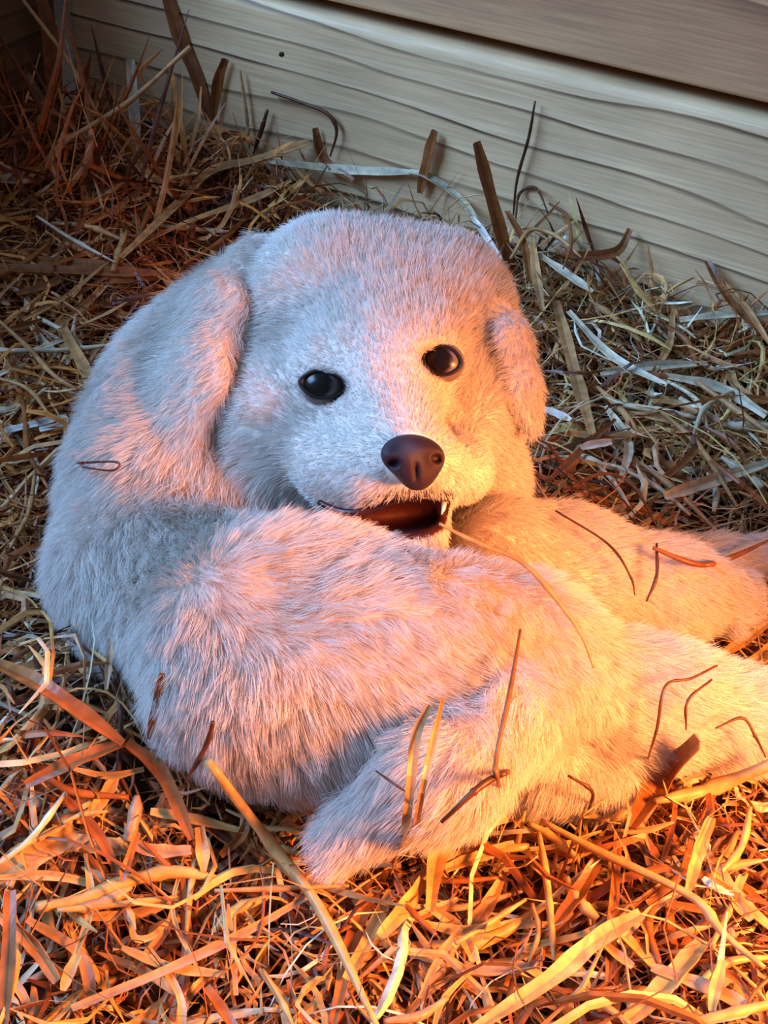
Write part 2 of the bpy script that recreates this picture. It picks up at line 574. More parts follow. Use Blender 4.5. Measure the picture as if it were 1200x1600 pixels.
skin = np.tile(np.array(lin(226, 205, 190)), (len(V), 1))
mm = mouth_mask(V)
wet = np.clip((.0045 - mm) / .0015, 0, 1)[:, None]
skin = skin * (1 - wet) + np.array(lin(52, 14, 14)) * wet
er = eye_rel(V)
rim = np.clip((1.35 - er) / .35, 0, 1)[:, None]
skin = skin * (1 - rim) + np.array(lin(34, 22, 20)) * rim
M_SKIN = material('puppy_skin', rough=.7, attr='Col', spec=.2)
body = mesh_obj('body', V, Fq, M_SKIN, puppy, BASE, colors=skin)

# ---- fur
def make_fur(N, K=5):
    tri = np.concatenate([Fq[:, [0, 1, 2]], Fq[:, [0, 2, 3]]])
    a, b, c = (V[tri[:, i]] for i in range(3))
    cr = np.cross(b - a, c - a)
    ar = .5 * np.linalg.norm(cr, axis=1)
    cen = (a + b + c) / 3
    nrm = cr / (2 * ar[:, None] + 1e-15)
    w = ar.copy()
    w[cen[:, 2] < .012] = 0
    w *= np.where((nrm @ _F) > .45, .35, 1.0)           # far side needs fewer
    pick = rng.choice(len(tri), N, p=w / w.sum())
    r1, r2 = np.sqrt(rng.random(N)), rng.random(N)
    bc = np.stack([1 - r1, r1 * (1 - r2), r1 * r2], -1)
    T = tri[pick]
    P = (V[T] * bc[..., None]).sum(1)
    Nn = (VN[T] * bc[..., None]).sum(1)
    Nn /= np.linalg.norm(Nn, axis=1, keepdims=True) + 1e-9
    keep = (mouth_mask(P) > .0018) & (eye_rel(P) > 1.12)
    nz_ = to_px(P)
    nr = np.hypot((nz_[:, 0] - 645) / 56, (nz_[:, 1] - 718) / 50)
    keep &= ~((nr < .80) & (nz_[:, 2] < .47))
    P, Nn = P[keep], Nn[keep]
    n = len(P)
    g = groups(P)
    names = ['body', 'hind', 'tail', 'fore', 'head', 'muzz', 'ear']
    dd = np.stack([g[k] for k in names], -1)
    ww = np.exp(-np.clip(dd - dd.min(1, keepdims=True), 0, .2) / .005)
    ww /= ww.sum(1, keepdims=True)
    LEN = np.array([.0130, .0110, .0125, .0090, .0075, .0038, .0062])
    LIFT = np.array([.75, .6, .55, .5, .45, .32, .40])
    CL = np.array([.42, .36, .36, .34, .25, .15, .30])
    length = ww @ LEN; lift = ww @ LIFT; clump = ww @ CL
    er_ = eye_rel(P)
    length *= np.clip(.35 + .25 * (er_ - 1), .3, 1)
    px = to_px(P)
    # combing directions
    def cv(x, y, w=0): return _R * x - _U * y + _F * w
    away = P - NOSE; away /= np.linalg.norm(away, axis=1, keepdims=True) + 1e-9
    nA = np.stack([snoise(P, 55, s, 5) for s in (11, 12, 13)], -1)
    nB = np.stack([snoise(P, 160, s, 5) for s in (21, 22, 23)], -1)
    fb = np.tile(cv(.35, .9), (n, 1))
    left = np.clip((420 - px[:, 0]) / 300, 0, 1)[:, None]
    fb = fb * (1 - left) + cv(-.55, .6) * left
    flows = np.stack([fb + .55 * nA, np.tile(cv(.8, .45), (n, 1)) + .4 * nA, np.tile(cv(-.6, .8), (n, 1)) + .15 * nA,
                      np.tile(cv(.95, .2), (n, 1)) + .2 * nA, away + .25 * nA, away + .1 * nA, np.tile(cv(-.3, .95), (n, 1)) + .25 * nA], 1)
    fl = (flows * ww[..., None]).sum(1) + .18 * nB
    fl -= (fl * Nn).sum(1, keepdims=True) * Nn
    fl /= np.linalg.norm(fl, axis=1, keepdims=True) + 1e-9
    jit = rng.normal(size=(n, 3)) * .16
    d0 = Nn * (lift + .25)[:, None] + fl + jit
    d0 /= np.linalg.norm(d0, axis=1, keepdims=True)
    d1 = Nn * (lift - .15)[:, None] + fl * 1.1 + jit * 1.8 + np.array([0, 0, -.18])
    d1 /= np.linalg.norm(d1, axis=1, keepdims=True)
    length = length * rng.uniform(.65, 1.15, n)
    t = np.linspace(0, 1, K)
    C = P[:, None, :] + length[:, None, None] * (d0[:, None, :] * (t - .5 * t * t)[None, :, None] + d1[:, None, :] * (.5 * t * t)[None, :, None] * 1.0)
    # clumping towards guide hairs
    G = rng.choice(n, n // 60, replace=False)
    kd = KDTree(len(G))
    for i, gi in enumerate(G): kd.insert(P[gi], i)
    kd.balance()
    near = np.array([kd.find(p)[1] for p in P])
    gi = G[near]
    off = P - P[gi]
    tgt = C[gi] + off[:, None, :] * .25
    okc = (np.linalg.norm(off, axis=1) < .008) & ((Nn * Nn[gi]).sum(1) > .6)
    f = (clump * okc)[:, None, None] * (t ** 1.6)[None, :, None]
    C = C * (1 - f) + tgt * f
    C[:, 0] -= Nn * .0006
    return C, length, ww

FUR, flen, fww = make_fur(280000)
nf, K = FUR.shape[:2]
hc = bpy.data.hair_curves.new('fur')
hc.add_curves([K] * nf)
hc.attributes['position'].data.foreach_set('vector', (FUR - BASE).astype(np.float32).ravel())
rad = hc.attributes.get('radius') or hc.attributes.new('radius', 'FLOAT', 'POINT')
rr = np.tile(np.array([1, .95, .85, .65, .25]), (nf, 1)) * (0.000070 * rng.uniform(.7, 1.25, nf))[:, None]
rad.data.foreach_set('value', rr.astype(np.float32).ravel())
fc = hc.attributes.new('Col', 'FLOAT_COLOR', 'CURVE')
c_ = np.ones((nf, 4), np.float32)
c_[:, :3] = np.array(lin(226, 217, 208))
tan = (rng.random(nf) < .10)
c_[tan, :3] = lin(214, 190, 164)
c_[:, :3] *= rng.uniform(.88, 1.04, nf)[:, None]
fc.data.foreach_set('color', np.clip(c_, 0, .95).ravel())
M_FUR = material('white_fur', rough=.75, attr='Col', spec=.15)
nt = M_FUR.node_tree
tr = nt.nodes.new('ShaderNodeBsdfTranslucent')
ms = nt.nodes.new('ShaderNodeMixShader'); ms.inputs[0].default_value = .15
at_ = [n for n in nt.nodes if n.type == 'ATTRIBUTE'][0]
nt.links.new(at_.outputs['Color'], tr.inputs['Color'])
nt.links.new(nt.nodes['Principled BSDF'].outputs[0], ms.inputs[1]); nt.links.new(tr.outputs[0], ms.inputs[2])
nt.links.new(ms.outputs[0], nt.nodes['Material Output'].inputs['Surface'])
hc.materials.append(M_FUR)
fo = bpy.data.objects.new('fur', hc); COL.objects.link(fo); fo.parent = puppy
tag(fo, 'soft white fur coat', kind='stuff')

# ---- eyes, nose, tooth
M_EYE = material('dark_eye', rough=.24, attr='Col', spec=.28)
M_LID = material('eyelid', rough=.45, color=lin(38, 24, 22), spec=.3)
M_NOSE = material('nose_leather', rough=.42, color=lin(50, 28, 33), spec=.35)
bn = M_NOSE.node_tree.nodes.new('ShaderNodeTexVoronoi'); bn.inputs['Scale'].default_value = 900
bb = M_NOSE.node_tree.nodes.new('ShaderNodeBump'); bb.inputs['Strength'].default_value = .35; bb.inputs['Distance'].default_value = .0004
M_NOSE.node_tree.links.new(bn.outputs['Distance'], bb.inputs['Height'])
M_NOSE.node_tree.links.new(bb.outputs[0], M_NOSE.node_tree.nodes['Principled BSDF'].inputs['Normal'])
for (px, py), t, rx, ry, ang in ((EYES[0], EYE_DEPTH[0], 33, 18, 8), (EYES[1], EYE_DEPTH[1], 27, 19, 12)):
    s = t / FPX
    ca, sa = math.cos(math.radians(ang)), math.sin(math.radians(ang))
    c = at_depth(px, py, t + .0085)
    AX = cam_axes((ca * 37, sa * 37, 0), t); AY = cam_axes((-sa * 33, ca * 33, 0), t); AZ = -_F * 30 * s
    e = blob('eye', c, AX, AY, AZ, M_EYE, puppy, BASE, 32, 22)
    ev = np.array([v.co[:] for v in e.data.vertices]) + BASE - c
    ev /= np.linalg.norm(ev, axis=1, keepdims=True)
    gaze = -_F * .93 - _R * .32 + _U * .05; gaze /= np.linalg.norm(gaze)
    ec = np.ones((len(ev), 4), np.float32)
    k_ = np.clip((ev @ gaze - .60) / .10, 0, 1)[:, None]
    ec[:, :3] = np.array(lin(120, 104, 100)) * (1 - k_) + np.array((.010, .006, .005)) * k_
    ea = e.data.attributes.new('Col', 'FLOAT_COLOR', 'POINT'); ea.data.foreach_set('color', ec.ravel())
    tag(e, 'glossy black eye')
    # eyelid ring, almond shaped
    vs, fs = [], []
    n, m = 40, 8
    for i in range(n):
        th = 2 * math.pi * i / n
        x = math.cos(th); y = math.sin(th) * (1 - .28 * abs(math.cos(th)) ** 2)
        bulge = math.sqrt(max(0, 1 - (x * rx / 46) ** 2 - (y * ry / 40) ** 2))
        p = c + cam_axes((ca * x * rx - sa * y * ry, sa * x * rx + ca * y * ry, 0), t) - _F * s * 27 * bulge
        out = cam_axes((ca * x - sa * y, sa * x + ca * y, 0), t); out /= np.linalg.norm(out)
        for j in range(m):
            ph = 2 * math.pi * j / m
            vs.append(p + out * (1.2 + math.cos(ph)) * 3.0 * s - _F * math.sin(ph) * 3.0 * s)
    for i in range(n):
        for j in range(m):
            fs.append((i * m + j, i * m + (j + 1) % m, ((i + 1) % n) * m + (j + 1) % m, ((i + 1) % n) * m + j))
    lid = mesh_obj('eyelid', vs, fs, M_LID, e, BASE)

def d_nose(P):
    P = P.astype(np.float32)
    c = at_depth(645, 713, .4440)
    d = ellip(P, c, np.array([cam_axes((50, 6, 0), .444), cam_axes((-4, 34, 0), .444), cam_axes((0, 0, 38), .444)]))
    c2, r2 = pd(652, 742, .4450, 24)
    d = smin(d, np.sqrt(((P - c2.astype(np.float32)) ** 2).sum(-1)) - r2, .006)
    for (px, py) in ((614, 724), (685, 716)):
        cn = at_depth(px, py, .4368)
        d = smax(d, -ellip(P, cn, np.array([cam_axes((11, 0, 0), .44), cam_axes((0, 8, 0), .44), cam_axes((0, 0, 26), .44)])), .0015)
    cg = at_depth(650, 752, .436)
    d = smax(d, -ellip(P, cg, np.array([cam_axes((3.2, 0, 0), .44), cam_axes((0, 26, 0), .44), cam_axes((0, 0, 14), .44)])), .0015)
    return d
nv, nfq, _, _ = surf_nets(d_nose, at_depth(645, 716, .44) - .022, at_depth(645, 716, .44) + .022, .0006)
tag(mesh_obj('nose', nv, nfq, M_NOSE, puppy, BASE), 'dark purplish brown nose')

M_LIP = material('dark_lip', rough=.4, color=lin(48, 22, 24), spec=.4)
M_TOOTH = material('tooth', rough=.25, color=lin(240, 225, 205), spec=.5)

def tube(name, pts, radii, mat, parent=None, base=None, sides=6, colors=None, flat=1.0, normal=None):
    pts = np.asarray(pts, float); n = len(pts)
    tg = np.gradient(pts, axis=0); tg /= np.linalg.norm(tg, axis=1, keepdims=True) + 1e-12
    vs = []
    nrm = normal if normal is not None else np.array([0, 0, 1.0])
    for i in range(n):
        nn = nrm[i] if np.ndim(nrm) == 2 else nrm
        s1 = np.cross(tg[i], nn)
        if np.linalg.norm(s1) < .15: s1 = np.cross(tg[i], _F)
        s1 /= np.linalg.norm(s1); s2 = np.cross(s1, tg[i])
        for j in range(sides):
            ph = 2 * math.pi * j / sides
            vs.append(pts[i] + s1 * math.cos(ph) * radii[i] + s2 * math.sin(ph) * radii[i] * flat)
    fs = [(i * sides + j, i * sides + (j + 1) % sides, (i + 1) * sides + (j + 1) % sides, (i + 1) * sides + j) for i in range(n - 1) for j in range(sides)]
    fs += [tuple(range(sides))[::-1], tuple((n - 1) * sides + j for j in range(sides))]
    return mesh_obj(name, vs, fs, mat, parent, base, colors=colors)

def body_hit(px, py):
    d = ray(px, py); L = np.linalg.norm(d)
    h = bvh.ray_cast(Vector(CAM), Vector(d / L))
    return None if h[0] is None else np.array(h[0])

def smooth_path(pts, m):
    """Catmull-Rom through the points, m samples"""
    P = [np.asarray(p, float) for p in pts]
    if len(P) == 2:
        return np.array([P[0] * (1 - t) + P[1] * t for t in np.linspace(0, 1, m)])
    P = [2 * P[0] - P[1]] + P + [2 * P[-1] - P[-2]]
    segs = len(P) - 3; out = []
    for u in np.linspace(0, segs - 1e-6, m):
        i = int(u); t = u - i
        a, b, c, d = P[i:i + 4]
        out.append(.5 * ((2 * b) + (-a + c) * t + (2 * a - 5 * b + 4 * c - d) * t * t + (-a + 3 * b - 3 * c + d) * t ** 3))
    return np.array(out)

def lip(points, w, nm='lip'):
    hp = []
    for (x, y) in points:
        h = body_hit(x, y)
        if h is not None: hp.append(h - ray(x, y) * (.0025 + .0035 * max(0, min(1, (600 - x) / 60))))
    path = smooth_path(hp, 22)
    r = np.array([w * (.35 + .65 * math.sin(math.pi * min(1, .12 + i / 21 * .95)) ** .6) for i in range(22)]) * .47 / FPX
    return tube(nm, path, r, M_LIP, puppy, BASE, 8)
lip([(498, 784), (522, 796), (550, 801), (585, 795), (622, 782), (660, 777), (700, 786)], 6)
tt = at_depth(690, 803, .458)
tube('tooth', [at_depth(694, 786, .460), at_depth(693, 795, .4585), at_depth(690, 804, .458)], [.0010, .0008, .0002], M_TOOTH, puppy, BASE, 8)

# ------------------------------------------------------------------ straw
PAL = {
    'gold': lin(224, 174, 104), 'pale': lin(226, 208, 172), 'tan': lin(204, 150, 94), 'brown': lin(158, 92, 46),
    'dark': lin(96, 52, 28), 'rust': lin(168, 100, 48), 'pink': lin(204, 158, 120), 'white': lin(240, 232, 216),  # white: daylight glints put into the colour of the shiniest straws
}

def lift_hit(px, py, lift):
    h = body_hit(px, py); b = on_bed(px, py, lift)
    if h is not None and depth_of(h) < depth_of(b):
        return h - ray(px, py) / np.linalg.norm(ray(px, py)) * (.0125 + lift)
    if wall_dist(b) < .004:                    # would be behind the wall: lean on it
        r = ray(px, py); return CAM + r * (((WA + _wn * .005 - CAM) @ _wn) / (r @ _wn))
    return b

def place(points, mode, lift):
    if mode == 'A':                            # hangs clear of the coat from its first to its last point
        dense = smooth_path([np.array(p, float) for p in points], 4 * len(points))
        h0 = body_hit(*points[0])
        d0 = depth_of(h0) - .014 if h0 is not None else depth_of(on_bed(*points[0], lift))
        d0 = min(d0, .452) if points[0] == (686, 818) else d0
        d1 = depth_of(lift_hit(*points[-1], lift))
        if points[0] != (686, 818): d1 = min(d1, d0 + .012)
        out = []
        for i, (x, y) in enumerate(dense):
            u = i / (len(dense) - 1); t = d0 * (1 - u) + d1 * u
            h = body_hit(x, y)
            if h is not None: t = min(t, depth_of(h) - .013)
            out.append(at_depth(x, y, t))
        return out
    if mode == 'B':                            # lies on the coat: follows it closely
        dense = smooth_path([np.array(p, float) for p in points], 4 * len(points))
        return [lift_hit(x, y, lift) for (x, y) in dense]
    if mode == 'S':
        dense = smooth_path([np.array(p, float) for p in points], 5 * len(points) - 4)
        flags = []
        for (x, y) in dense:                   # where the animal lies well in front, the straw runs behind it
            h = body_hit(x, y)
            flags.append(h is not None and depth_of(on_bed(x, y, lift)) - depth_of(h) > .035)
        if any(flags) and not all(flags):
            run, best = [], []
            for q, f in zip(dense, flags):
                run = [] if f else run + [q]
                if len(run) > len(best): best = list(run)
            if len(best) >= 4:
                return [lift_hit(x, y, lift) for (x, y) in best[:-1:2] + [best[-1]]] if not any(body_hit(*q) is not None for q in best) else [lift_hit(x, y, lift) for (x, y) in best[::2]]
        return [lift_hit(x, y, lift) for (x, y) in points]
    # 'U': stands up from the bedding at its last point, in a plane facing the camera
    base = on_bed(*points[-1], -.004)
    bd = depth_of(base); out = []
    fh = np.array([_F[0], _F[1], 0]); fh /= np.linalg.norm(fh)
    for (x, y) in points:
        r = ray(x, y)
        p = CAM + r * (((base - CAM) @ fh) / (r @ fh))
        if wall_dist(p) < .004:
            p = CAM + r * (((WA + _wn * .005 - CAM) @ _wn) / (r @ _wn))
        h = body_hit(x, y)
        if h is not None and depth_of(h) < depth_of(p) + .012:      # stays in front of the coat
            p = h - r / np.linalg.norm(r) * .017
        out.append(p)
    return out

STRAW_N = {}
def straw(kind, label, points, w, colour, mode='S', lift=.006, taper=(.7, .5), group=None, cat='straw', twist=0.0, data3=None):
    pts = data3 if data3 is not None else place(points, mode, lift)
    m = min(40, max(7, 4 * len(pts)))
    path = smooth_path(pts, m)
    t = np.linspace(0, 1, m)
    dm = depth_of(path.mean(0)) if data3 is None else .5
    hw = .5 * w * dm / FPX if data3 is None else .5 * w
    prof = np.where(t < .5, taper[0] + (1 - taper[0]) * np.minimum(1, t / .3), taper[1] + (1 - taper[1]) * np.minimum(1, (1 - t) / .3))
    rs = np.random.default_rng(abs(hash((label, round(float(path[0][0]), 4)))) % 99991 if False else int(abs(path[0][0] * 1e5) + abs(path[-1][1] * 1e5)) % 99991)
    prof = prof * (1 + .10 * np.sin(t * rs.uniform(8, 20) + rs.uniform(0, 6)))
    tg = np.gradient(path, axis=0); tg /= np.linalg.norm(tg, axis=1, keepdims=True) + 1e-12
    view = CAM - path; view /= np.linalg.norm(view, axis=1, keepdims=True)
    nrm = .65 * view + .55 * np.array([0, 0, 1.0]) + rs.normal(size=3) * .18
    col0 = np.array(PAL[colour]) * rs.uniform(.88, 1.1)
    base = path[-1].copy() if mode == 'U' else path[m // 2].copy()
    if kind == 'stalk':
        sides = 7
        col = np.repeat(col0 * (1 + .12 * np.sin(t * 9 + rs.uniform(0, 6)))[:, None], sides, 0)
        # nodes: a little knuckle where leaves left the stem
        k = int(m * rs.uniform(.3, .7))
        prof[k] *= 1.28
        o = tube('straw_stalk', path, hw * prof, M_STRAW, None, base, sides, colors=col, normal=nrm)
    else:
        # folded leaf: shallow V section with thickness
        s1 = np.cross(tg, nrm); s1 /= np.linalg.norm(s1, axis=1, keepdims=True) + 1e-12
        s2 = np.cross(s1, tg)
        tw = twist * (t - .5) + .25 * np.sin(t * rs.uniform(2, 6) + rs.uniform(0, 6))
        a = s1 * np.cos(tw)[:, None] + s2 * np.sin(tw)[:, None]
        b = -s1 * np.sin(tw)[:, None] + s2 * np.cos(tw)[:, None]
        h = (hw * prof)[:, None]
        th = np.minimum(.0006, h * .35)
        ring = np.stack([path - a * h + b * h * .35, path - b * h * .05, path + a * h + b * h * .30, path + a * h + b * h * .30 - b * th, path - b * h * .05 - b * th, path - a * h + b * h * .35 - b * th], 1)
        vs = ring.reshape(-1, 3)
        fs = [(i * 6 + j, i * 6 + (j + 1) % 6, (i + 1) * 6 + (j + 1) % 6, (i + 1) * 6 + j) for i in range(m - 1) for j in range(6)]
        fs += [(0, 5, 4, 1), (1, 4, 3, 2)]
        e = (m - 1) * 6
        fs += [(e, e + 1, e + 4, e + 5), (e + 1, e + 2, e + 3, e + 4)]
        mid = 1 + .14 * np.sin(t * rs.uniform(5, 14) + rs.uniform(0, 6))
        col = (col0 * mid[:, None])[:, None, :] * np.array([1, .8, 1.05, .9, .8, .9])[None, :, None]
        o = mesh_obj('flat_straw', vs, fs, M_STRAW, None, base, smooth=False, colors=col.reshape(-1, 3))
    tag(o, label, cat, group)
    return o

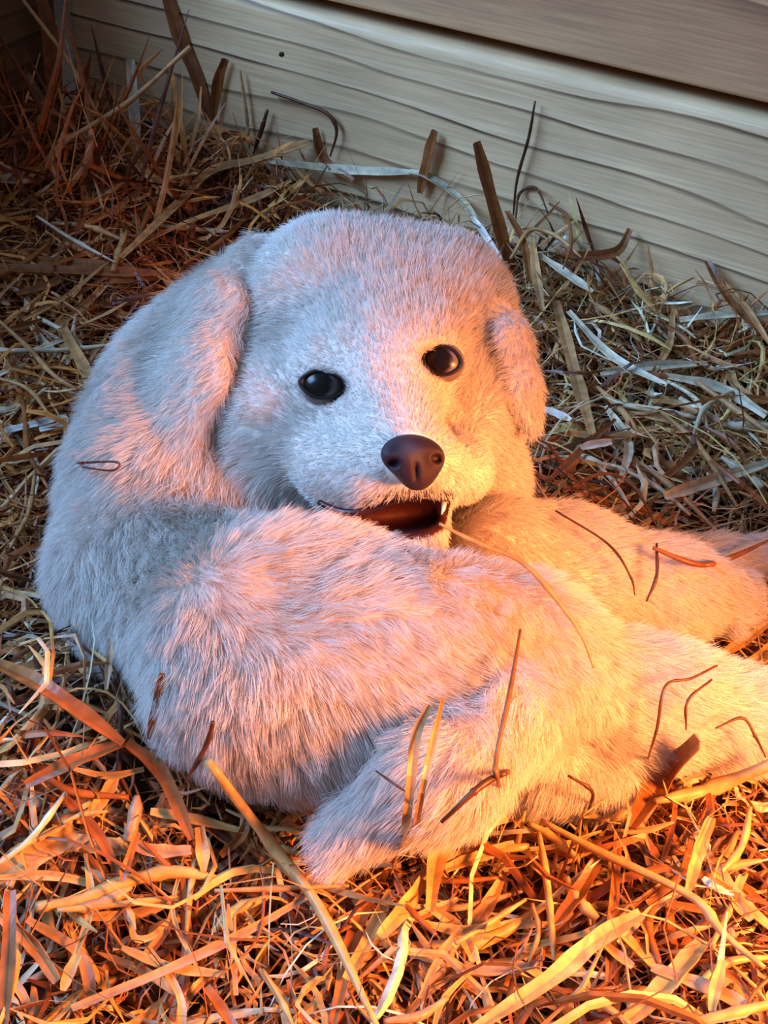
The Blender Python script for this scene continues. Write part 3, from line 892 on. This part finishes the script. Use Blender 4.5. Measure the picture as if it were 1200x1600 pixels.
# ---- straws one can pick out in the photograph: (kind, label, pixel path on the bedding, width px, colour, mode, lift)
for args in (
    # warm foreground, left
    ('stalk', 'thick golden straw stalk slanting down from the puppy belly to the bottom edge', [(325, 1190), (425, 1320), (500, 1420), (590, 1605)], 19, 'gold', 'S', .016),
    ('stalk', 'bright yellow curved straw stalk arching across the left foreground', [(55, 1418), (130, 1405), (190, 1380), (270, 1362), (345, 1374)], 22, 'gold', 'S', .010),
    ('blade', 'dark orange upright straw blade at the bottom left edge', [(16, 1392), (14, 1500), (4, 1620)], 24, 'rust', 'S', .016),
    ('blade', 'long pinkish straw blade with pointed tip lying across the bottom left', [(112, 1576), (250, 1520), (380, 1458), (492, 1394)], 15, 'pink', 'S', .012),
    ('blade', 'broad orange straw blade entering from the left edge beside the puppy back', [(-20, 1030), (60, 1068), (125, 1112), (192, 1162)], 27, 'rust', 'S', .018),
    ('blade', 'orange folded straw blade running left from the bend below the puppy back', [(195, 1160), (120, 1188), (40, 1226)], 24, 'rust', 'S', .014),
    ('blade', 'orange straw blade running down from the bend below the puppy back', [(198, 1160), (255, 1212), (300, 1312)], 23, 'rust', 'S', .014),
    ('blade', 'short orange straw blade standing against the lower left of the puppy', [(254, 1052), (244, 1100), (232, 1155)], 13, 'rust', 'A', .007),
    ('blade', 'short dark brown straw blade standing against the puppy back', [(188, 1038), (198, 1070), (212, 1102)], 13, 'dark', 'A', .007),
    ('blade', 'pinkish straw tip standing against the puppy back', [(174, 998), (170, 1035), (166, 1078)], 10, 'pink', 'A', .007),
    ('stalk', 'thin dark bent straw sticking up at the left of the puppy back', [(86, 986), (56, 1022), (66, 1062)], 7, 'dark', 'B', .007),
    ('stalk', 'thin dark straw drooping over the puppy back at the left', [(95, 990), (150, 1028), (192, 1098)], 6, 'dark', 'B', .004),
    ('stalk', 'dark seed stem with a closed bud leaning on the puppy belly', [(333, 1128), (322, 1165), (290, 1222)], 9, 'dark', 'A', .007),
    ('stalk', 'pale thin straw stem at the left with its tip raised', [(103, 1238), (50, 1308), (-5, 1352)], 10, 'pale', 'S', .012),
    ('blade', 'brown and gold straw blade crossing the pale stem at the left', [(96, 1242), (150, 1300), (186, 1366)], 17, 'brown', 'S', .010),
    ('stalk', 'small yellow straw tip right of the pale stem', [(98, 1286), (130, 1272), (168, 1268)], 8, 'gold', 'S', .014),
    ('blade', 'orange straw blade lying level below the puppy belly', [(235, 1268), (300, 1280), (382, 1300)], 17, 'gold', 'S', .008),
    ('blade', 'small pointed yellow straw leaf standing below the puppy belly', [(312, 1292), (316, 1325), (318, 1362)], 20, 'gold', 'S', .012),
    ('stalk', 'yellow straw end poking out beneath the puppy tail tip', [(436, 1322), (470, 1336), (508, 1352)], 10, 'gold', 'S', .010),
    ('blade', 'wide frayed golden straw leaf at the left edge', [(-10, 1372), (60, 1330), (118, 1296)], 46, 'gold', 'S', .006),
    ('blade', 'orange straw blade curving upright left of the bright arching stalk', [(215, 1300), (198, 1350), (190, 1378)], 14, 'rust', 'S', .014),
    ('stalk', 'thin tan stalk crossing the long golden stalk near its middle', [(335, 1392), (440, 1388), (545, 1384)], 9, 'tan', 'S', .012),
    ('blade', 'short golden straw blade near the bottom left corner', [(122, 1492), (108, 1520), (98, 1548)], 18, 'gold', 'S', .012),
    ('blade', 'brown straw blade near the bottom between two golden ones', [(322, 1542), (345, 1575), (372, 1612)], 18, 'rust', 'S', .010),
    ('stalk', 'thin golden stem running down to the bottom edge left of the thick stalk', [(410, 1515), (438, 1560), (462, 1612)], 8, 'gold', 'S', .012),
    ('stalk', 'thin brown wiry straw curling under the long pinkish blade', [(338, 1530), (400, 1470), (412, 1400), (405, 1350)], 5, 'brown', 'S', .012),
    ('blade', 'hooked golden straw leaf in the middle of the left foreground', [(204, 1432), (210, 1465), (235, 1464), (262, 1440)], 11, 'gold', 'S', .010),
    # warm foreground, right
    ('stalk', 'bright yellow straight straw stalk sloping down to the right edge', [(845, 1282), (940, 1332), (1080, 1400), (1130, 1458), (1195, 1512)], 14, 'gold', 'S', .016),
    ('blade', 'broad bright orange straw blade tapering up from the bottom edge', [(1002, 1428), (930, 1470), (860, 1530), (735, 1612)], 30, 'gold', 'S', .018),
    ('blade', 'wide yellow straw leaf near the bottom right', [(1096, 1474), (1040, 1540), (975, 1600)], 36, 'gold', 'S', .010),
    ('blade', 'tall translucent straw blade standing in front of the puppy tail', [(672, 1102), (650, 1150), (640, 1240), (632, 1300), (610, 1372)], 15, 'tan', 'U', .0),
    ('blade', 'slim straw blade standing just right of the translucent one', [(692, 1090), (676, 1160), (655, 1260), (640, 1350)], 10, 'tan', 'U', .0),
    ('stalk', 'tall thin straw stem rising in front of the puppy thigh', [(813, 984), (797, 1080), (776, 1180), (778, 1220), (796, 1268)], 8, 'brown', 'U', .0),
    ('stalk', 'dark brown straw stalk leaning against the puppy tail', [(825, 1195), (760, 1222), (690, 1284)], 11, 'dark', 'B', .006),
    ('blade', 'golden straw leaf bent sharply below the puppy tail', [(792, 1274), (712, 1292), (684, 1338), (672, 1424)], 30, 'gold', 'S', .014),
    ('blade', 'orange straw blade pointing right under the bent golden leaf', [(695, 1358), (750, 1338), (804, 1318)], 20, 'gold', 'S', .012),
    ('blade', 'bright straw blade sloping left below the bent golden leaf', [(662, 1376), (630, 1420), (592, 1465)], 26, 'gold', 'S', .012),
    ('blade', 'thick frayed orange straw bundle leaning at the puppy hind leg', [(1092, 1158), (1034, 1220), (985, 1292)], 40, 'rust', 'S', .012),
    ('stalk', 'orange straw stalk reaching from the right edge towards the frayed bundle', [(1215, 1190), (1110, 1232), (1024, 1252)], 22, 'gold', 'S', .012),
    ('blade', 'golden straw piece with a node standing at the right', [(1112, 1278), (1092, 1330), (1074, 1396)], 20, 'gold', 'S', .016),
    ('stalk', 'forked orange stem end near the right edge', [(1172, 1262), (1160, 1320), (1128, 1362)], 12, 'gold', 'S', .014),
    ('blade', 'straw blade running into the right edge below the forked stem', [(1104, 1334), (1150, 1400), (1206, 1452)], 22, 'gold', 'S', .010),
    ('blade', 'pair of fused orange straws leaning left of the yellow straight stalk', [(936, 1340), (902, 1398), (868, 1442)], 24, 'rust', 'S', .012),
    ('blade', 'orange straw blade hanging straight down under the yellow straight stalk', [(966, 1300), (958, 1420), (950, 1535)], 17, 'rust', 'S', .010),
    ('stalk', 'wavy thin golden stem hanging down from the end of the yellow straight stalk', [(842, 1300), (852, 1360), (860, 1430), (866, 1500)], 12, 'gold', 'S', .012),
    ('stalk', 'short wavy orange stem left of the wavy golden stem', [(832, 1412), (842, 1455), (826, 1508)], 9, 'gold', 'S', .010),
    ('blade', 'pink straw blade at the bottom right crossing another', [(1018, 1512), (1110, 1545), (1188, 1582)], 22, 'pink', 'S', .010),
    ('stalk', 'yellow straw stalk along the bottom right corner', [(1210, 1568), (1130, 1586), (1050, 1612)], 18, 'gold', 'S', .014),
    ('stalk', 'thin dark hooked stem in front of the puppy hind foot', [(888, 1212), (926, 1238), (914, 1272)], 6, 'dark', 'U', .0),
    ('stalk', 'golden stalk from the bottom edge rising beside the bright tapered blade', [(905, 1546), (950, 1575), (985, 1600)], 12, 'gold', 'S', .010),
    ('blade', 'orange blade rising from the middle of the bottom edge', [(585, 1400), (560, 1440), (520, 1600)], 26, 'rust', 'S', .006),
    ('blade', 'golden blade rising at the bottom right of the thick slanting stalk', [(612, 1390), (575, 1470), (540, 1530)], 22, 'gold', 'S', .008),
    ('blade', 'dark golden blade below the orange pointed blade', [(720, 1450), (690, 1490), (655, 1560)], 12, 'tan', 'S', .012),
    ('stalk', 'long thin tan stalk sloping up to the right above the tapered blade', [(712, 1474), (770, 1438), (822, 1405)], 10, 'gold', 'S', .012),
    ('stalk', 'thin orange stem leaning right of the wavy stems', [(935, 1335), (905, 1410), (855, 1460), (790, 1480)], 10, 'rust', 'S', .008),
    ('blade', 'short bright straw fragment at the right below the noded piece', [(1098, 1372), (1120, 1388), (1146, 1400)], 12, 'white', 'S', .014),
    ('blade', 'orange blade bent over the pink blade near the right edge', [(1130, 1500), (1118, 1545), (1112, 1580)], 18, 'gold', 'S', .014),
    # on the puppy
    ('stalk', 'thin straw held in the puppy mouth and drooping over its flank', [(686, 818), (720, 836), (755, 852), (820, 882), (880, 950), (912, 1000), (928, 1044)], 8, 'tan', 'A', .003),
    ('stalk', 'hair thin straw curving down over the puppy foreleg', [(868, 798), (950, 850), (985, 900), (992, 930)], 4, 'dark', 'B', .002),
    ('stalk', 'short dark straw hanging on the puppy foreleg with a brown seed end', [(1026, 850), (1026, 900), (1010, 940)], 6, 'dark', 'B', .002),
    ('stalk', 'thin arched straw lying across the puppy hind leg', [(1120, 1040), (1080, 1060), (1040, 1072), (1026, 1140), (1004, 1212)], 5, 'dark', 'B', .003),
    ('stalk', 'small curved straw on the puppy hind leg right of the arched one', [(1112, 1062), (1075, 1095), (1072, 1140)], 5, 'dark', 'B', .003),
    ('stalk', 'small arched straw over the puppy hind paw at the right edge', [(1118, 1138), (1160, 1122), (1180, 1150), (1196, 1182)], 5, 'dark', 'B', .003),
    ('stalk', 'tiny dark straw scrap on the puppy tail', [(588, 1205), (612, 1222), (642, 1242)], 4, 'dark', 'B', .002),
    ('stalk', 'narrow hooked straw loop resting on the puppy neck at the left', [(66, 732), (120, 724), (182, 722), (176, 735), (128, 730)], 4, 'dark', 'B', .004),
    # dim bedding on the left
    ('blade', 'straw blade painted white as a glint at the left edge beside the puppy neck', [(-10, 678), (50, 664), (104, 650)], 13, 'white', 'S', .012),
    ('blade', 'short straw painted white as a glint continuing right of the long white blade', [(62, 672), (100, 664), (140, 662)], 11, 'white', 'S', .012),
    ('blade', 'flat tan straw blade slanting down to the puppy neck', [(98, 512), (132, 575), (160, 632)], 18, 'tan', 'S', .014),
    ('stalk', 'long pale straw lying level left of the puppy ear', [(-10, 548), (110, 546), (232, 530)], 8, 'pale', 'S', .012),
    ('stalk', 'wavy tan straw at the left running towards the puppy neck', [(-8, 495), (46, 545), (86, 588), (142, 620)], 8, 'tan', 'S', .014),
    ('stalk', 'brown curved straw hanging down at the left edge', [(18, 556), (38, 640), (44, 705), (76, 764)], 9, 'brown', 'S', .012),
    ('stalk', 'thin arched straw at the left above the white blade', [(-5, 590), (44, 608), (80, 652)], 7, 'tan', 'S', .016),
    ('stalk', 'pale thin straw crossing below the narrow hooked loop', [(55, 738), (45, 800), (16, 856)], 8, 'tan', 'S', .014),
    ('stalk', 'dark thin bowed straw left of the puppy shoulder', [(104, 735), (84, 780), (46, 792), (-5, 768)], 5, 'brown', 'S', .012),
    ('blade', 'short tan blade hanging from the white straw', [(102, 652), (106, 685), (108, 718)], 11, 'tan', 'S', .014),
    ('stalk', 'long tan straw stem leaning up to the plank at the upper left', [(297, 73), (200, 160), (90, 232), (46, 306)], 9, 'tan', 'U', .0),
    ('blade', 'flat pale straw standing upright against the lower plank', [(204, 93), (210, 175), (215, 262)], 17, 'pale', 'U', .0),
    ('blade', 'brown curled leaf hanging on the plank from the top edge', [(258, -12), (282, 62), (306, 120), (328, 190)], 22, 'brown', 'U', .0),
    ('blade', 'translucent brown leaf standing against the plank', [(352, 92), (340, 130), (334, 185)], 16, 'brown', 'U', .0),
    ('blade', 'peach coloured husk standing before the plank', [(268, 160), (272, 195), (274, 235)], 24, 'pink', 'U', .0),
    ('stalk', 'dark thin curled tendril on the plank above the puppy', [(424, 144), (470, 160), (512, 178), (526, 205), (516, 244)], 6, 'dark', 'U', .0),
    ('blade', 'long brown straw blade sloping down left above the puppy ear', [(484, 222), (400, 250), (330, 268), (285, 312), (190, 402)], 17, 'tan', 'S', .016),
    ('blade', 'pale straw blade lying along the foot of the plank', [(415, 252), (540, 266), (655, 270)], 15, 'pale', 'S', .016),
    ('blade', 'short dark brown leaf behind the puppy head', [(492, 200), (505, 250), (552, 282)], 14, 'brown', 'S', .020),
    ('stalk', 'tan straw leaning in the upper left corner', [(-8, 30), (50, 130), (98, 200)], 11, 'tan', 'U', .0),
    ('stalk', 'long thin tan straw leaning beside the corner', [(36, 0), (110, 100), (165, 200), (222, 270)], 7, 'tan', 'U', .0),
    ('blade', 'broad brown blade upright at the upper left edge', [(4, 90), (10, 160), (6, 240)], 18, 'brown', 'U', .0),
    ('blade', 'brown upright leaf in the corner of the walls', [(62, -8), (78, 60), (86, 150), (92, 200)], 26, 'brown', 'U', .0),
    ('blade', 'brown upright leaf left of the corner', [(34, 20), (44, 90), (52, 190)], 18, 'rust', 'U', .0),
    ('blade', 'long brown straw lying level above the puppy ear', [(-10, 418), (140, 424), (272, 428)], 16, 'brown', 'S', .010),
    ('blade', 'brown straw blade lying level at the left edge above it', [(-10, 402), (100, 410), (210, 416)], 14, 'rust', 'S', .008),
    ('blade', 'golden brown straw sloping up right behind the puppy ear', [(196, 392), (300, 345), (395, 312), (455, 282)], 13, 'tan', 'S', .014),
    ('stalk', 'pale kinked straw above the long level brown ones', [(58, 338), (110, 372), (180, 410)], 6, 'pale', 'S', .014),
    ('blade', 'bright gold edged straw behind the top of the puppy head', [(472, 282), (440, 310), (420, 324)], 10, 'gold', 'S', .014),
    ('stalk', 'thin upright stem against the plank above the long brown blade', [(375, 110), (384, 170), (390, 232)], 5, 'tan', 'U', .0),
    ('stalk', 'short dark forked stem before the plank', [(418, 172), (408, 205), (396, 240)], 7, 'dark', 'U', .0),
    ('blade', 'grey straw piece lying at the far left below the corner', [(-8, 276), (20, 280), (44, 284)], 18, 'pale', 'S', .012),
    # behind and right of the head
    ('blade', 'orange brown straw blade standing upright before the plank right of the head', [(744, 222), (762, 290), (785, 375), (800, 432)], 20, 'rust', 'U', .0),
    ('stalk', 'dark thin twig standing against the plank', [(836, 158), (826, 215), (808, 280), (802, 336)], 5, 'dark', 'U', .0),
    ('blade', 'brown pointed leaf behind the top of the head', [(680, 204), (668, 250), (656, 302)], 18, 'brown', 'U', .0),
    ('blade', 'pale straw leaf bending down behind the right of the head', [(640, 268), (668, 276), (720, 312), (748, 352)], 14, 'pale', 'S', .020),
    ('blade', 'straw sliver painted white as a highlight right of the head', [(738, 338), (758, 368), (782, 404)], 10, 'white', 'S', .022),
    ('blade', 'pale straw piece pointing down right at the foot of the plank', [(842, 398), (885, 428), (926, 456)], 14, 'pale', 'S', .022),
    ('blade', 'brown fanned husk at the foot of the plank', [(985, 358), (962, 394), (900, 400), (868, 392)], 15, 'brown', 'S', .022),
    ('blade', 'brown leaf standing at the plank near the right edge', [(1105, 408), (1140, 470), (1196, 522)], 14, 'brown', 'S', .020),
    ('blade', 'narrow tan leaf beside the brown leaf near the right edge', [(1112, 425), (1165, 480), (1204, 540)], 10, 'tan', 'S', .022),
    ('blade', 'tan straw blade hanging beside the right ear', [(868, 470), (900, 590), (926, 680)], 20, 'tan', 'S', .014),
    ('blade', 'pale straw blade sloping down right from the ear', [(888, 486), (955, 556), (1042, 602)], 13, 'pale', 'S', .014),
    ('blade', 'pale bundle of straw at the right edge above the foreleg', [(1038, 776), (1110, 752), (1206, 722)], 20, 'pale', 'S', .014),
    ('stalk', 'thin tan straw running down right above the foreleg', [(1030, 640), (1095, 700), (1152, 792)], 9, 'tan', 'S', .014),
    ('blade', 'straw chip painted white as a highlight right of the puppy cheek', [(908, 700), (932, 694), (956, 690)], 14, 'white', 'S', .016),
    ('blade', 'small straw chip painted white as a highlight touching the right ear tip', [(846, 638), (868, 646), (892, 656)], 13, 'white', 'S', .016),
    ('stalk', 'grey straw stalk lying level right of the cheek', [(958, 630), (1020, 640), (1085, 652)], 11, 'pale', 'S', .012),
    ('blade', 'brown straw blade leaning up right of the puppy cheek', [(856, 752), (910, 702), (962, 655)], 11, 'brown', 'S', .014),
    ('blade', 'pale flat straw lying level below the plank foot', [(938, 582), (1020, 572), (1105, 568)], 14, 'pale', 'S', .012),
    ('stalk', 'tan straw crossing down towards the right edge', [(1088, 596), (1150, 640), (1210, 682)], 10, 'tan', 'S', .014),
    ('stalk', 'thin straw leaning behind the puppy foreleg', [(1000, 722), (1060, 770), (1128, 838)], 9, 'tan', 'S', .012),
    ('blade', 'tan straw blade lying level near the right edge', [(1062, 500), (1130, 492), (1206, 488)], 12, 'pale', 'S', .014),
    ('stalk', 'thin brown stem arched behind the foreleg', [(880, 770), (940, 740), (990, 760), (1030, 830)], 6, 'brown', 'S', .016),
    ('stalk', 'dark straw crossing the paw at the right edge', [(1020, 856), (1090, 882), (1140, 872), (1206, 842)], 9, 'brown', 'B', .006),
    ('stalk', 'dark curl of stem at the foot of the twig on the plank', [(806, 340), (812, 302), (838, 294), (856, 332)], 5, 'dark', 'S', .03),
    ('stalk', 'brown hooked stem right of the twig on the plank', [(858, 318), (886, 338), (892, 380), (880, 420)], 6, 'brown', 'S', .028),
    ('stalk', 'tan arched stem in the tangle right of the head', [(798, 404), (828, 360), (868, 368), (908, 402)], 7, 'tan', 'S', .028),
    ('blade', 'tan blade hanging in the tangle right of the head', [(832, 372), (838, 430), (848, 486)], 14, 'tan', 'S', .026),
    ('blade', 'brown blade leaning in the tangle beside the orange brown one', [(792, 330), (818, 380), (828, 440)], 12, 'brown', 'S', .026),
    ('blade', 'golden straw blade lying below the front paw', [(1206, 970), (1150, 1010), (1085, 1038)], 14, 'gold', 'S', .010),
    ('blade', 'golden straw leaf between the front paw and hind leg', [(1206, 1010), (1165, 1042), (1120, 1040)], 20, 'gold', 'S', .008),
):
    straw(args[0], args[1], args[2], args[3], args[4], args[5], args[6])


# ---- more loose straws that lie on top, alike within each patch of bedding
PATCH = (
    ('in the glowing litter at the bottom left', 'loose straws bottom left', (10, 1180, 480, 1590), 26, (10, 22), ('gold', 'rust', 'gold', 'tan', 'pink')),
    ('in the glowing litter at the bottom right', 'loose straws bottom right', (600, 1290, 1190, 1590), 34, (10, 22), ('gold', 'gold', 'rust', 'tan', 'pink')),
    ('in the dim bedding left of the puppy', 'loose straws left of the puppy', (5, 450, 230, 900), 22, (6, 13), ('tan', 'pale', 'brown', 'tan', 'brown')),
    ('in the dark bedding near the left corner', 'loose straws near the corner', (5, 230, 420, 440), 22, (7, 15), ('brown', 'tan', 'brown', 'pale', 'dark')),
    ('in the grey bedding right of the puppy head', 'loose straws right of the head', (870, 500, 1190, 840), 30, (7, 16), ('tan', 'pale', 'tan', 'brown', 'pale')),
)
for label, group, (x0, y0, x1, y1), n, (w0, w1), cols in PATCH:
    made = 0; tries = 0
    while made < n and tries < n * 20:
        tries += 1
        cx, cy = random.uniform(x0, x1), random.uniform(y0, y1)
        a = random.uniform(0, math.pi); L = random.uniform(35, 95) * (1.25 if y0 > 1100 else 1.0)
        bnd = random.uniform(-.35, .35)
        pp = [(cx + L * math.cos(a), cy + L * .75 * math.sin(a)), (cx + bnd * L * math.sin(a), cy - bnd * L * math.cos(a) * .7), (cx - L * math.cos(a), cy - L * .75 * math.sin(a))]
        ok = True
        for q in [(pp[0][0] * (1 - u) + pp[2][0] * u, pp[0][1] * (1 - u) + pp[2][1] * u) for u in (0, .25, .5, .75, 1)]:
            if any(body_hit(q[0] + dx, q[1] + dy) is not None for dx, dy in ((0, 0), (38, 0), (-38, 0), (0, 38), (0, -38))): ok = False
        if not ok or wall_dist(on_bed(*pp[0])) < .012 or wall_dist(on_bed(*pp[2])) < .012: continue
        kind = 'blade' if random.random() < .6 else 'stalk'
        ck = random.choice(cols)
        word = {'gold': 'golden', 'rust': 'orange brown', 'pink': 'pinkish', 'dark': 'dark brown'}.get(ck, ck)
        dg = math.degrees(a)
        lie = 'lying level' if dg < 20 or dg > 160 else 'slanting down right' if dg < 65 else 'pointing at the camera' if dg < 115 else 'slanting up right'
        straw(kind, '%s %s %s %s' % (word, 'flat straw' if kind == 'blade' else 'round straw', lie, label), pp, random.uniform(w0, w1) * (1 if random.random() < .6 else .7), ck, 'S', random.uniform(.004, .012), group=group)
        made += 1

# ---- the mass of bedding that nobody could count
def straw_mass(N, seed, len_rng, wid_rng, zoff, bend, tilt, M=5, dark=.3, xr=(-.42, .46), yr=(-.36, .80), wall_only=None):
    r = np.random.default_rng(seed)
    x = r.uniform(*xr, N); y = r.uniform(*yr, N)
    if wall_only is not None:                  # wisps standing at the foot of the wall
        u = r.uniform(0.0, .95, N); dd = r.uniform(.008, wall_only, N)
        p0 = CORNER + _wd * u[:, None] + _wn * dd[:, None]
        x, y = p0[:, 0], p0[:, 1]
    th = r.uniform(0, np.pi * 2, N)
    L = np.exp(r.uniform(math.log(len_rng[0]), math.log(len_rng[1]), N))
    wd = np.exp(r.uniform(math.log(wid_rng[0]), math.log(wid_rng[1]), N)) * .5
    ti = r.normal(size=N) * tilt
    s = np.linspace(-.5, .5, M)
    curv = r.normal(size=N) * bend
    kink = r.normal(size=N) * bend * .8
    ang = th[:, None] + curv[:, None] * s[None] * 2 + kink[:, None] * (s[None] > r.uniform(-.4, .4, N)[:, None])
    st = L[:, None] / (M - 1)
    dx = np.cos(ang) * st; dy = np.sin(ang) * st
    X = x[:, None] + np.cumsum(dx, 1) - dx.sum(1, keepdims=True) / 2
    Y = y[:, None] + np.cumsum(dy, 1) - dy.sum(1, keepdims=True) / 2
    zo = r.uniform(*zoff, N)
    arch = r.normal(size=N) * .12
    Z = bed(X, Y) + zo[:, None] + np.tan(np.clip(ti, -1.1, 1.1))[:, None] * s[None] * L[:, None] + arch[:, None] * L[:, None] * (1 - 4 * s[None] ** 2)
    Pm = np.stack([X, Y, Z], -1)
    ok = (sdf_at(Pm) > .0035).all(1) & ((Pm - WA) @ _wn > .003).all(1) & (((Pm - CORNER) @ _wd) > -.004).all(1)
    ok &= ((Pm - CAM) @ _F > .2).all(1)
    Pm, wd, N = Pm[ok], wd[ok], int(ok.sum())
    zo = zo[ok]; L = L[ok]
    tg = np.gradient(Pm, axis=1); tg /= np.linalg.norm(tg, axis=2, keepdims=True) + 1e-12
    n0 = np.array([0, 0, 1.0]) + r.normal(size=(N, 3)) * .55
    s1 = np.cross(tg, n0[:, None, :]); s1 /= np.linalg.norm(s1, axis=2, keepdims=True) + 1e-12
    s2 = np.cross(s1, tg)
    tw = r.normal(size=N)[:, None] * .9 * s[None]
    a = s1 * np.cos(tw)[..., None] + s2 * np.sin(tw)[..., None]
    b = np.cross(a, tg)
    pr = np.array([.3] + [1] * (M - 2) + [.15])[None, :, None] * wd[:, None, None]
    round_ = r.random(N) < .4
    dep = np.where(round_, .9, .28)[:, None, None]
    ring = np.stack([Pm - a * pr, Pm + b * pr * dep, Pm + a * pr], 2)
    v = ring.reshape(-1, 3)
    b0 = (np.arange(N) * M * 3)[:, None, None]
    i = np.arange(M - 1)[None, :, None] * 3
    j = np.arange(3)[None, None, :]
    f = np.stack([b0 + i + j, b0 + i + (j + 1) % 3, b0 + i + 3 + (j + 1) % 3, b0 + i + 3 + j], -1).reshape(-1, 4)
    keys = np.array([PAL[k] for k in ('gold', 'tan', 'pale', 'pink', 'rust', 'brown', 'dark')])
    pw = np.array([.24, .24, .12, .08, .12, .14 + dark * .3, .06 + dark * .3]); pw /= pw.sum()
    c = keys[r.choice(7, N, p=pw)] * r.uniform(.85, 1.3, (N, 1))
    # colour shifts by place: browner towards the left corner, brighter at the back right
    brown_w = np.clip((-.02 - Pm[:, 2 if M > 2 else 0, 0]) / .10, 0, 1) * np.clip((Pm[:, 2, 1] + .02) / .10, 0, 1)
    brown_w = brown_w[:, None]
    c = c * ((1 - brown_w) + brown_w * np.array([.95, .66, .44]))
    new = (np.clip((Pm[:, 2, 0] - .04) / .08, 0, 1) * np.clip((Pm[:, 2, 1] - .02) / .08, 0, 1))[:, None]  # weight of the brighter tint at the back right
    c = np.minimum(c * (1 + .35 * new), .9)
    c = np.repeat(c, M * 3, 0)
    return v, f, c

parts = [
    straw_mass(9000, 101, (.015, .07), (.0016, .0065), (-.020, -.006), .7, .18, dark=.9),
    straw_mass(9000, 102, (.02, .09), (.0010, .0048), (-.010, .004), 1.0, .22, M=6, dark=.35),
    straw_mass(5000, 103, (.03, .12), (.0008, .0040), (-.004, .010), 1.1, .24, M=7, dark=.2),
    straw_mass(14000, 104, (.006, .03), (.0008, .0030), (-.012, .005), .7, .35, M=4, dark=.4),
    straw_mass(900, 106, (.02, .07), (.0006, .0032), (.000, .012), .9, .50, M=6, dark=.8, wall_only=.06),
    straw_mass(340, 107, (.04, .11), (.0008, .0045), (.006, .026), .7, .8, M=6, dark=.8, xr=(CORNER[0] - .02, CORNER[0] + .12), yr=(CORNER[1] - .16, CORNER[1])),
    straw_mass(8000, 105, (.03, .09), (.0004, .0011), (-.006, .011), 1.8, .25, M=7, dark=.6),
]
vo = 0; VV, FF, CC = [], [], []
for v, f, c in parts:
    VV.append(v); FF.append(f + vo); CC.append(c); vo += len(v)
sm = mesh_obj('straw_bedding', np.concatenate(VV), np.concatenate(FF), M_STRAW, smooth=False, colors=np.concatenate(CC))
tag(sm, 'deep loose bed of dry straw and chaff covering the floor', 'straw', kind='stuff')
